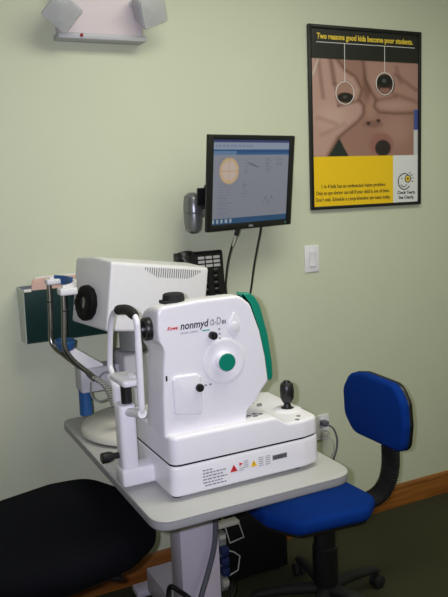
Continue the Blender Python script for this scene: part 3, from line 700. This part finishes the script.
for cu, cv in ((0.298, 0.352), (0.670, 0.292)):
    ring = MB(); cx, cz = (cu - 0.5) * IW, (0.5 - cv) * IH
    ring.tube([(cx + 0.0475 * math.cos(2 * PI * i / 48), -0.0100, cz + 0.0475 * math.sin(2 * PI * i / 48)) for i in range(49)], (0.0016), 6)
    ring.box((cx - 0.0013, -0.0102, cz + 0.047), (cx + 0.0013, -0.0096, (0.5 - 0.077) * IH))
    ring.build('pointer_circle', M['inkwhite'], po, mx=PM)
for i, (s, u0, wd) in enumerate((('1 in 4 kids has an undetected vision problem.', 0.07, 0.60), ('Only an eye doctor can tell if your child is one of them.', 0.025, 0.69), ("Don't wait. Schedule a comprehensive eye exam today.", 0.02, 0.70))):
    text('caption', s, 0.023, M['ink'], po, pt(u0, 0.895 + i * 0.038), width=wd * IW, bold=0.0002)
# eye logo: a smiling C-shape, an eye with a yellow iris, lashes
lg = MB(); lx, lz = (0.862 - 0.5) * IW, (0.5 - 0.872) * IH
lg.tube([(lx + 0.036 * math.cos(math.radians(a)), -0.0101, lz + 0.036 * math.sin(math.radians(a))) for a in range(60, 325, 8)], 0.0022, 6)
lg.tube([(lx - 0.004 + 0.018 * math.cos(math.radians(a)), -0.0101, lz - 0.008 + 0.016 * math.sin(math.radians(a))) for a in range(200, 345, 10)], 0.0016, 6)
lg.tube([(lx + 0.020 + 0.016 * math.cos(math.radians(a)), -0.0101, lz + 0.012 + 0.016 * math.sin(math.radians(a))) for a in range(0, 361, 15)], 0.002, 6)
lg.ball((lx - 0.014, -0.0101, lz + 0.014), 0.003, 1, 0.2, 1)
for a in (-25, 5, 35, 65):
    ca, sa = math.cos(math.radians(a)), math.sin(math.radians(a))
    lg.tube([(lx + 0.020 + 0.022 * ca, -0.0101, lz + 0.012 + 0.022 * sa), (lx + 0.020 + 0.034 * ca, -0.0101, lz + 0.012 + 0.034 * sa)], 0.0016, 6)
lgo = lg.build('eye_logo', M['ink'], po, mx=PM)
MB().lathe([(0.013, 0.0), (0.013, 0.0004), (0.0, 0.0004)], 28, Matrix.Translation((lx + 0.020, -0.0099, lz + 0.012)) @ Matrix.Rotation(PI / 2, 4, 'X')).build('iris', M['posteryellow'], lgo, mx=PM)
MB().lathe([(0.005, 0.0), (0.005, 0.0006), (0.0, 0.0006)], 20, Matrix.Translation((lx + 0.020, -0.0099, lz + 0.012)) @ Matrix.Rotation(PI / 2, 4, 'X')).build('pupil', M['ink'], lgo, mx=PM)
text('slogan', 'Check Yearly.', 0.02, M['ink'], po, pt(0.79, 0.948), width=0.185 * IW, bold=0.0004)
text('slogan', 'See Clearly.', 0.02, M['ink'], po, pt(0.805, 0.978), width=0.155 * IW, bold=0.0004)

# ------------------------------------------------------------------ emergency light
em = thing('emergency_light', (0.824, 0, 2.13), 'white twin-head emergency light high on the wall', 'emergency light')
MB().box((0.672, -0.066, 2.143), (0.980, -0.0005, 2.33), 0.006, 3).build('housing', mat('pinkish_white_plastic', rgb(214, 202, 206), 0.45, noise=0.01), em)
MB().box((0.664, -0.072, 2.126), (0.988, -0.0005, 2.146), 0.003).build('bottom_rim', M['ltgrey'], em)
MB().lathe([(0.006, 0.0), (0.006, 0.004), (0.004, 0.006), (0.0, 0.006)], 20, Matrix.Translation((0.746, -0.072, 2.137)) @ Matrix.Rotation(PI / 2, 4, 'X')).build('indicator_light', mat('dark_red_plastic', rgb(150, 26, 26), 0.2, noise=0.02), em)
for (hx, hz, roll, yaw, pit) in ((0.672, 2.205, 42, -18, 25), (0.985, 2.228, -24, 14, 22)):
    T = Matrix.Translation((hx, -0.115, hz)) @ Matrix.Rotation(math.radians(yaw), 4, 'Z') @ Matrix.Rotation(math.radians(pit), 4, 'X') @ Matrix.Rotation(math.radians(roll), 4, 'Y')
    sq = rpoly([(-0.052, -0.052), (0.052, -0.052), (0.052, 0.052), (-0.052, 0.052)], 0.012, 4)
    hd = MB().prism(sq, 'y', -0.030, 0.045, bev=0.004, seg=2, scale1=0.72).build('lamp_head', M['ltgrey'], em, mx=T)
    MB().prism([(p[0] * 0.94, p[1] * 0.94) for p in sq], 'y', -0.040, -0.0305, bev=0.003, seg=2).build('lens', M['acrylic'], hd, mx=T)
    MB().lathe([(0.042, 0.0), (0.030, 0.003), (0.016, 0.001), (0.012, 0.005), (0.0, 0.006)], 32, T @ Matrix.Translation((0, -0.0302, 0)) @ Matrix.Rotation(PI / 2, 4, 'X')).build('reflector', M['reflector'], hd)
    MB().tube([(hx, -0.09, hz + 0.01), (0.72 if hx < 0.8 else 0.935, -0.05, hz + 0.03)], 0.016, 18).build('swivel', M['ltgrey'], em)

# ------------------------------------------------------------------ switch and outlet
sw = thing('light_switch', (1.727, 0, 1.26), 'white rocker light switch on the wall between monitor and poster', 'light switch')
MB().box((1.690, -0.006, 1.202), (1.764, -0.0005, 1.320), 0.003, 3).build('plate', M['white'], sw)
MB().prism([(-0.006, 1.228), (-0.0095, 1.228), (-0.007, 1.261), (-0.0105, 1.294), (-0.006, 1.294)], 'x', 1.7105, 1.7435, bev=0.001, seg=1).build('rocker', M['white'], sw)
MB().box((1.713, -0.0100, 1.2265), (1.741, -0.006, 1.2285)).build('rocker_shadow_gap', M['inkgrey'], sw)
ou = thing('wall_outlet', (1.76, 0, 0.485), 'white wall outlet low down behind the retinal camera base', 'outlet')
MB().box((1.722, -0.006, 0.427), (1.796, -0.0005, 0.545), 0.003, 3).build('plate', M['white'], ou)
for z in (0.512, 0.462):
    s_ = MB().box((1.742, -0.0085, z - 0.017), (1.776, -0.005, z + 0.017), 0.002).build('socket', M['white'], ou)
for nm, m, lb, x, z, pts in (('outlet_cable', 'cordgrey', 'pale grey power cord plugged into the lower socket of the outlet', 1.760, 0.462, [(1.760, -0.05, 0.462), (1.768, -0.075, 0.44), (1.765, -0.08, 0.39), (1.735, -0.06, 0.34), (1.67, -0.03, 0.32), (1.55, -0.014, 0.32), (1.40, -0.013, 0.30), (1.25, -0.013, 0.26)]),
                             ('outlet_cable', 'hose', 'dark grey power cord plugged into the upper socket of the outlet', 1.757, 0.512, [(1.757, -0.05, 0.512), (1.775, -0.07, 0.495), (1.79, -0.075, 0.44), (1.78, -0.07, 0.37), (1.745, -0.05, 0.30), (1.67, -0.02, 0.27), (1.55, -0.013, 0.26), (1.40, -0.013, 0.24), (1.25, -0.013, 0.18)])):
    t = thing(nm, (x, -0.03, z), lb, 'power cord', 'cords at the wall outlet')
    MB().box((x - 0.014, -0.045, z - 0.012), (x + 0.014, -0.009, z + 0.012), 0.004).build('plug', M['cordgrey' if m == 'cordgrey' else 'hose'], t)
    MB().tube(smooth_path(pts, 8), 0.0042, 10).build('cord', M[m], t)

# ------------------------------------------------------------------ blue office chair
def star_base(root, cx, cy, a0, r, m_leg, z_hub=0.10):
    MB().lathe([(0.0, z_hub + 0.03), (0.035, z_hub + 0.03), (0.04, z_hub + 0.015), (0.04, z_hub - 0.03), (0.0, z_hub - 0.03)], 28, Matrix.Translation((cx, cy, 0))).build('hub', m_leg, root)
    for i in range(5):
        a = math.radians(a0 + 72 * i); ca, sa = math.cos(a), math.sin(a)
        P_ = lambda d, z: (cx + ca * d, cy + sa * d, z)
        lg_ = MB().tube([P_(0.025, z_hub), P_(r * 0.5, z_hub - 0.003), P_(r * 0.9, z_hub - 0.018), P_(r, z_hub - 0.025), P_(r + 0.015, z_hub - 0.03)], [(0.025, 0.022), (0.022, 0.019), (0.018, 0.015), (0.017, 0.013), (0.008, 0.006)], 14).build('leg', m_leg, root)
        cs = MB()
        for s in (-1, 1):
            o = Vector((-sa, ca, 0)) * 0.013 * s
            c_ = Vector(P_(r + 0.006, 0.026)) + o
            mx = Matrix.Translation(c_) @ Matrix.Rotation(a, 4, 'Z') @ Matrix.Rotation(PI / 2, 4, 'X')
            cs.lathe([(0.0, -0.009), (0.02, -0.009), (0.0258, -0.006), (0.0258, 0.006), (0.02, 0.009), (0.0, 0.009)], 24, mx)
        cs.tube([P_(r + 0.004, 0.03), P_(r + 0.002, z_hub - 0.024)], 0.007, 10)
        cs.build('caster', M['blackmatte'], root)

def cushion(outline, axis, a0, a1, bev, dome=0.0, seg=5):
    mb = MB(); mb.prism(outline, axis, a0, a1, bev=bev, seg=seg)
    return mb

bc_x, bc_y = 1.385, -0.562
bch = thing('office_chair', (bc_x, bc_y, 0), 'blue fabric swivel chair with black ribbed back bar, right of the table', 'chair')
SZ = 0.455
seat = rpoly([(1.130, -0.57), (1.195, -0.692), (1.47, -0.722), (1.556, -0.65), (1.545, -0.42), (1.47, -0.31), (1.20, -0.31), (1.130, -0.39)], [0.06, 0.06, 0.07, 0.07, 0.08, 0.08, 0.07, 0.06], 7)
mbs = MB(); mbs.prism(seat, 'z', SZ - 0.055, SZ, bev=0.022, seg=6)
mbs.build('seat', M['bluefabric'], bch)
seat2 = [(1.34 + (p[0] - 1.34) * 0.94, -0.51 + (p[1] + 0.51) * 0.94) for p in seat]
MB().prism(seat2, 'z', SZ - 0.066, SZ - 0.045, bev=0.006).build('seat_pan', M['black'], bch)
MB().box((bc_x - 0.10, bc_y - 0.07, SZ - 0.095), (bc_x + 0.10, bc_y + 0.07, SZ - 0.06), 0.01).build('mechanism', M['black'], bch)
MB().lathe([(0.0, SZ - 0.09), (0.040, SZ - 0.09), (0.040, 0.27), (0.046, 0.265), (0.046, 0.12), (0.0, 0.12)], 28, Matrix.Translation((bc_x, bc_y, 0))).build('gas_lift', M['black'], bch)
star_base(bch, bc_x, bc_y, 8, 0.265, M['blackmatte'])
# backrest: faces the table (-x), slightly bowed
BX = 1.655
bo = rpoly([(-0.672, 0.594), (-0.555, 0.592), (-0.375, 0.592), (-0.315, 0.655), (-0.308, 0.765), (-0.352, 0.834), (-0.44, 0.852), (-0.628, 0.846), (-0.676, 0.785), (-0.685, 0.70)], [0.05, 0.05, 0.07, 0.07, 0.07, 0.07, 0.07, 0.07, 0.06, 0.05], 6)
bo = [(p[0] - 0.0, p[1] ) for p in bo]
def bowed(x0, x1, bev, sc_=1.0):
    cy = -0.50; cz = 0.715
    mb = MB(); mb.prism([(cy + (p[0] - cy) * sc_, cz + (p[1] - cz) * sc_) for p in bo], 'x', x0, x1, bev=bev, seg=5)
    return mb
bk = bowed(BX, BX + 0.045, 0.016); bk.build('backrest', M['bluefabric'], bch)
bowed(BX + 0.026, BX + 0.052, 0.012, 1.012).build('back_shell', M['black'], bch)
bel = smooth_path([(1.48, -0.54, SZ - 0.078), (1.57, -0.545, SZ - 0.076), (1.645, -0.55, SZ - 0.058), (1.690, -0.548, SZ - 0.012), (1.708, -0.545, SZ + 0.05), (1.710, -0.542, SZ + 0.12), (1.708, -0.54, SZ + 0.22)], 14)
MB().tube(bel, [((0.040 + 0.005 * (i % 2)), (0.024 + 0.005 * (i % 2))) for i in range(len(bel))], 16).build('ribbed_back_bar', M['blackmatte'], bch, smooth=15)

# ------------------------------------------------------------------ black stool seat at lower left
bs_x, bs_y = 0.36, -0.60
bst = thing('swivel_stool', (bs_x, bs_y, 0), 'black upholstered swivel stool at the left of the table', 'stool')
so = rpoly([(0.10, -0.37), (0.28, -0.320), (0.46, -0.27), (0.60, -0.285), (0.672, -0.44), (0.690, -0.62), (0.672, -0.755), (0.57, -0.845), (0.38, -0.885), (0.20, -0.875), (0.06, -0.80), (0.02, -0.58)], [0.12] * 12, 6)
stp = MB(); stp.prism(so, 'z', 0.535, 0.625, bev=0.04, seg=7); stp.build('seat', M['blackfabric'], bst)
MB().prism([(0.36 + (p[0] - 0.36) * 0.86, -0.6 + (p[1] + 0.6) * 0.86) for p in so], 'z', 0.522, 0.545, bev=0.006).build('seat_pan', M['black'], bst)
MB().box((bs_x - 0.10, bs_y - 0.10, 0.495), (bs_x + 0.10, bs_y + 0.10, 0.525), 0.01).build('mechanism', M['black'], bst)
MB().tube(smooth_path([(0.42, -0.66, 0.505), (0.45, -0.74, 0.51), (0.495, -0.80, 0.52), (0.53, -0.83, 0.525)], 6), [0.006] * 14 + [0.009] * 5, 12).build('lever', M['black'], bst)
MB().lathe([(0.0, 0.50), (0.018, 0.50), (0.018, 0.34), (0.03, 0.335), (0.03, 0.10), (0.0, 0.10)], 28, Matrix.Translation((bs_x, bs_y, 0))).build('gas_lift', M['chrome'], bst)
star_base(bst, bs_x, bs_y, 20, 0.25, M['blackmatte'])

# ------------------------------------------------------------------ computer under the table
pc = thing('computer_tower', (1.24, -0.13, 0), 'black computer tower on the carpet against the wall under the table', 'computer')
MB().box((1.11, -0.225, 0.012), (1.425, -0.03, 0.43), 0.006).build('case', M['black'], pc)
MB().box((1.102, -0.22, 0.02), (1.112, -0.035, 0.422), 0.003).build('front_bezel', M['blackgloss'], pc)
for x in (1.15, 1.38):
    for y in (-0.20, -0.06):
        MB().tube([(x, y, 0.0), (x, y, 0.014)], 0.014, 14).build('foot', M['blackmatte'], pc)

# ------------------------------------------------------------------ leads and power bits by the column
hz = MB().tube(smooth_path([(0.972, -0.515, 0.715), (0.972, -0.518, 0.58), (0.967, -0.52, 0.48), (0.958, -0.522, 0.375), (0.926, -0.528, 0.28), (0.884, -0.545, 0.20), (0.855, -0.57, 0.15), (0.845, -0.60, 0.131)], 8), 0.0095, 14)
solo(hz, 'cable_hose', M['hose'], 'thick grey hose curving down the front of the table column', 'cable', (0.93, -0.54, 0.131))
bl = MB().tube(smooth_path([(1.065, -0.43, 0.150), (1.035, -0.50, 0.165), (0.98, -0.565, 0.175), (0.91, -0.60, 0.195), (0.85, -0.59, 0.22), (0.815, -0.545, 0.245), (0.80, -0.48, 0.235), (0.79, -0.49, 0.17), (0.795, -0.54, 0.07), (0.79, -0.60, 0.008)], 8), 0.0085, 12)
solo(bl, 'cable', M['black'], 'thin black cable looped round the bottom of the table column', 'cable', (0.90, -0.53, 0.135))
kn_ = MB().tube([(0.820, -0.50, 0.205), (0.838, -0.508, 0.225), (0.845, -0.512, 0.245)], [0.012, 0.014, 0.008], 12)
wl = MB().tube([(1.040, -0.42, 0.400), (1.053, -0.42, 0.35), (1.066, -0.42, 0.298), (1.124, -0.42, 0.306), (1.108, -0.42, 0.36), (1.094, -0.42, 0.378)], 0.0028, 8)
solo(wl, 'thin_cord', M['cordgrey'], 'thin pale cord looped from the bracket beside the column, upper loop', 'cord', (1.07, -0.40, 0.25), 'thin cords by the column')
wl2 = MB().tube([(1.052, -0.42, 0.285), (1.062, -0.42, 0.268), (1.080, -0.42, 0.259), (1.104, -0.42, 0.236), (1.094, -0.42, 0.183), (1.056, -0.42, 0.172)], 0.0028, 8)
solo(wl2, 'thin_cord', M['cordgrey'], 'thin pale cord looped beside the column, lower loop', 'cord', (1.07, -0.40, 0.136), 'thin cords by the column')
kn_.bm.free()
pb = thing('power_strip', (1.035, -0.41, 0.12), 'pale power strip with navy plugs standing beside the column', 'power strip')
MB().box((1.014, -0.425, 0.12), (1.05, -0.39, 0.345), 0.004).build('strip_body', M['grey'], pb)
for z in (0.285, 0.245, 0.205):
    MB().box((1.018, -0.452, z - 0.015), (1.048, -0.422, z + 0.015), 0.004).build('plug', M['navy'], pb)
MB().box((1.02, -0.432, 0.325), (1.045, -0.422, 0.34), 0.002).build('switch', M['cordgrey'], pb)
MB().box((1.02, -0.445, 0.145), (1.046, -0.422, 0.17), 0.003).build('plug', M['cordgrey'], pb)
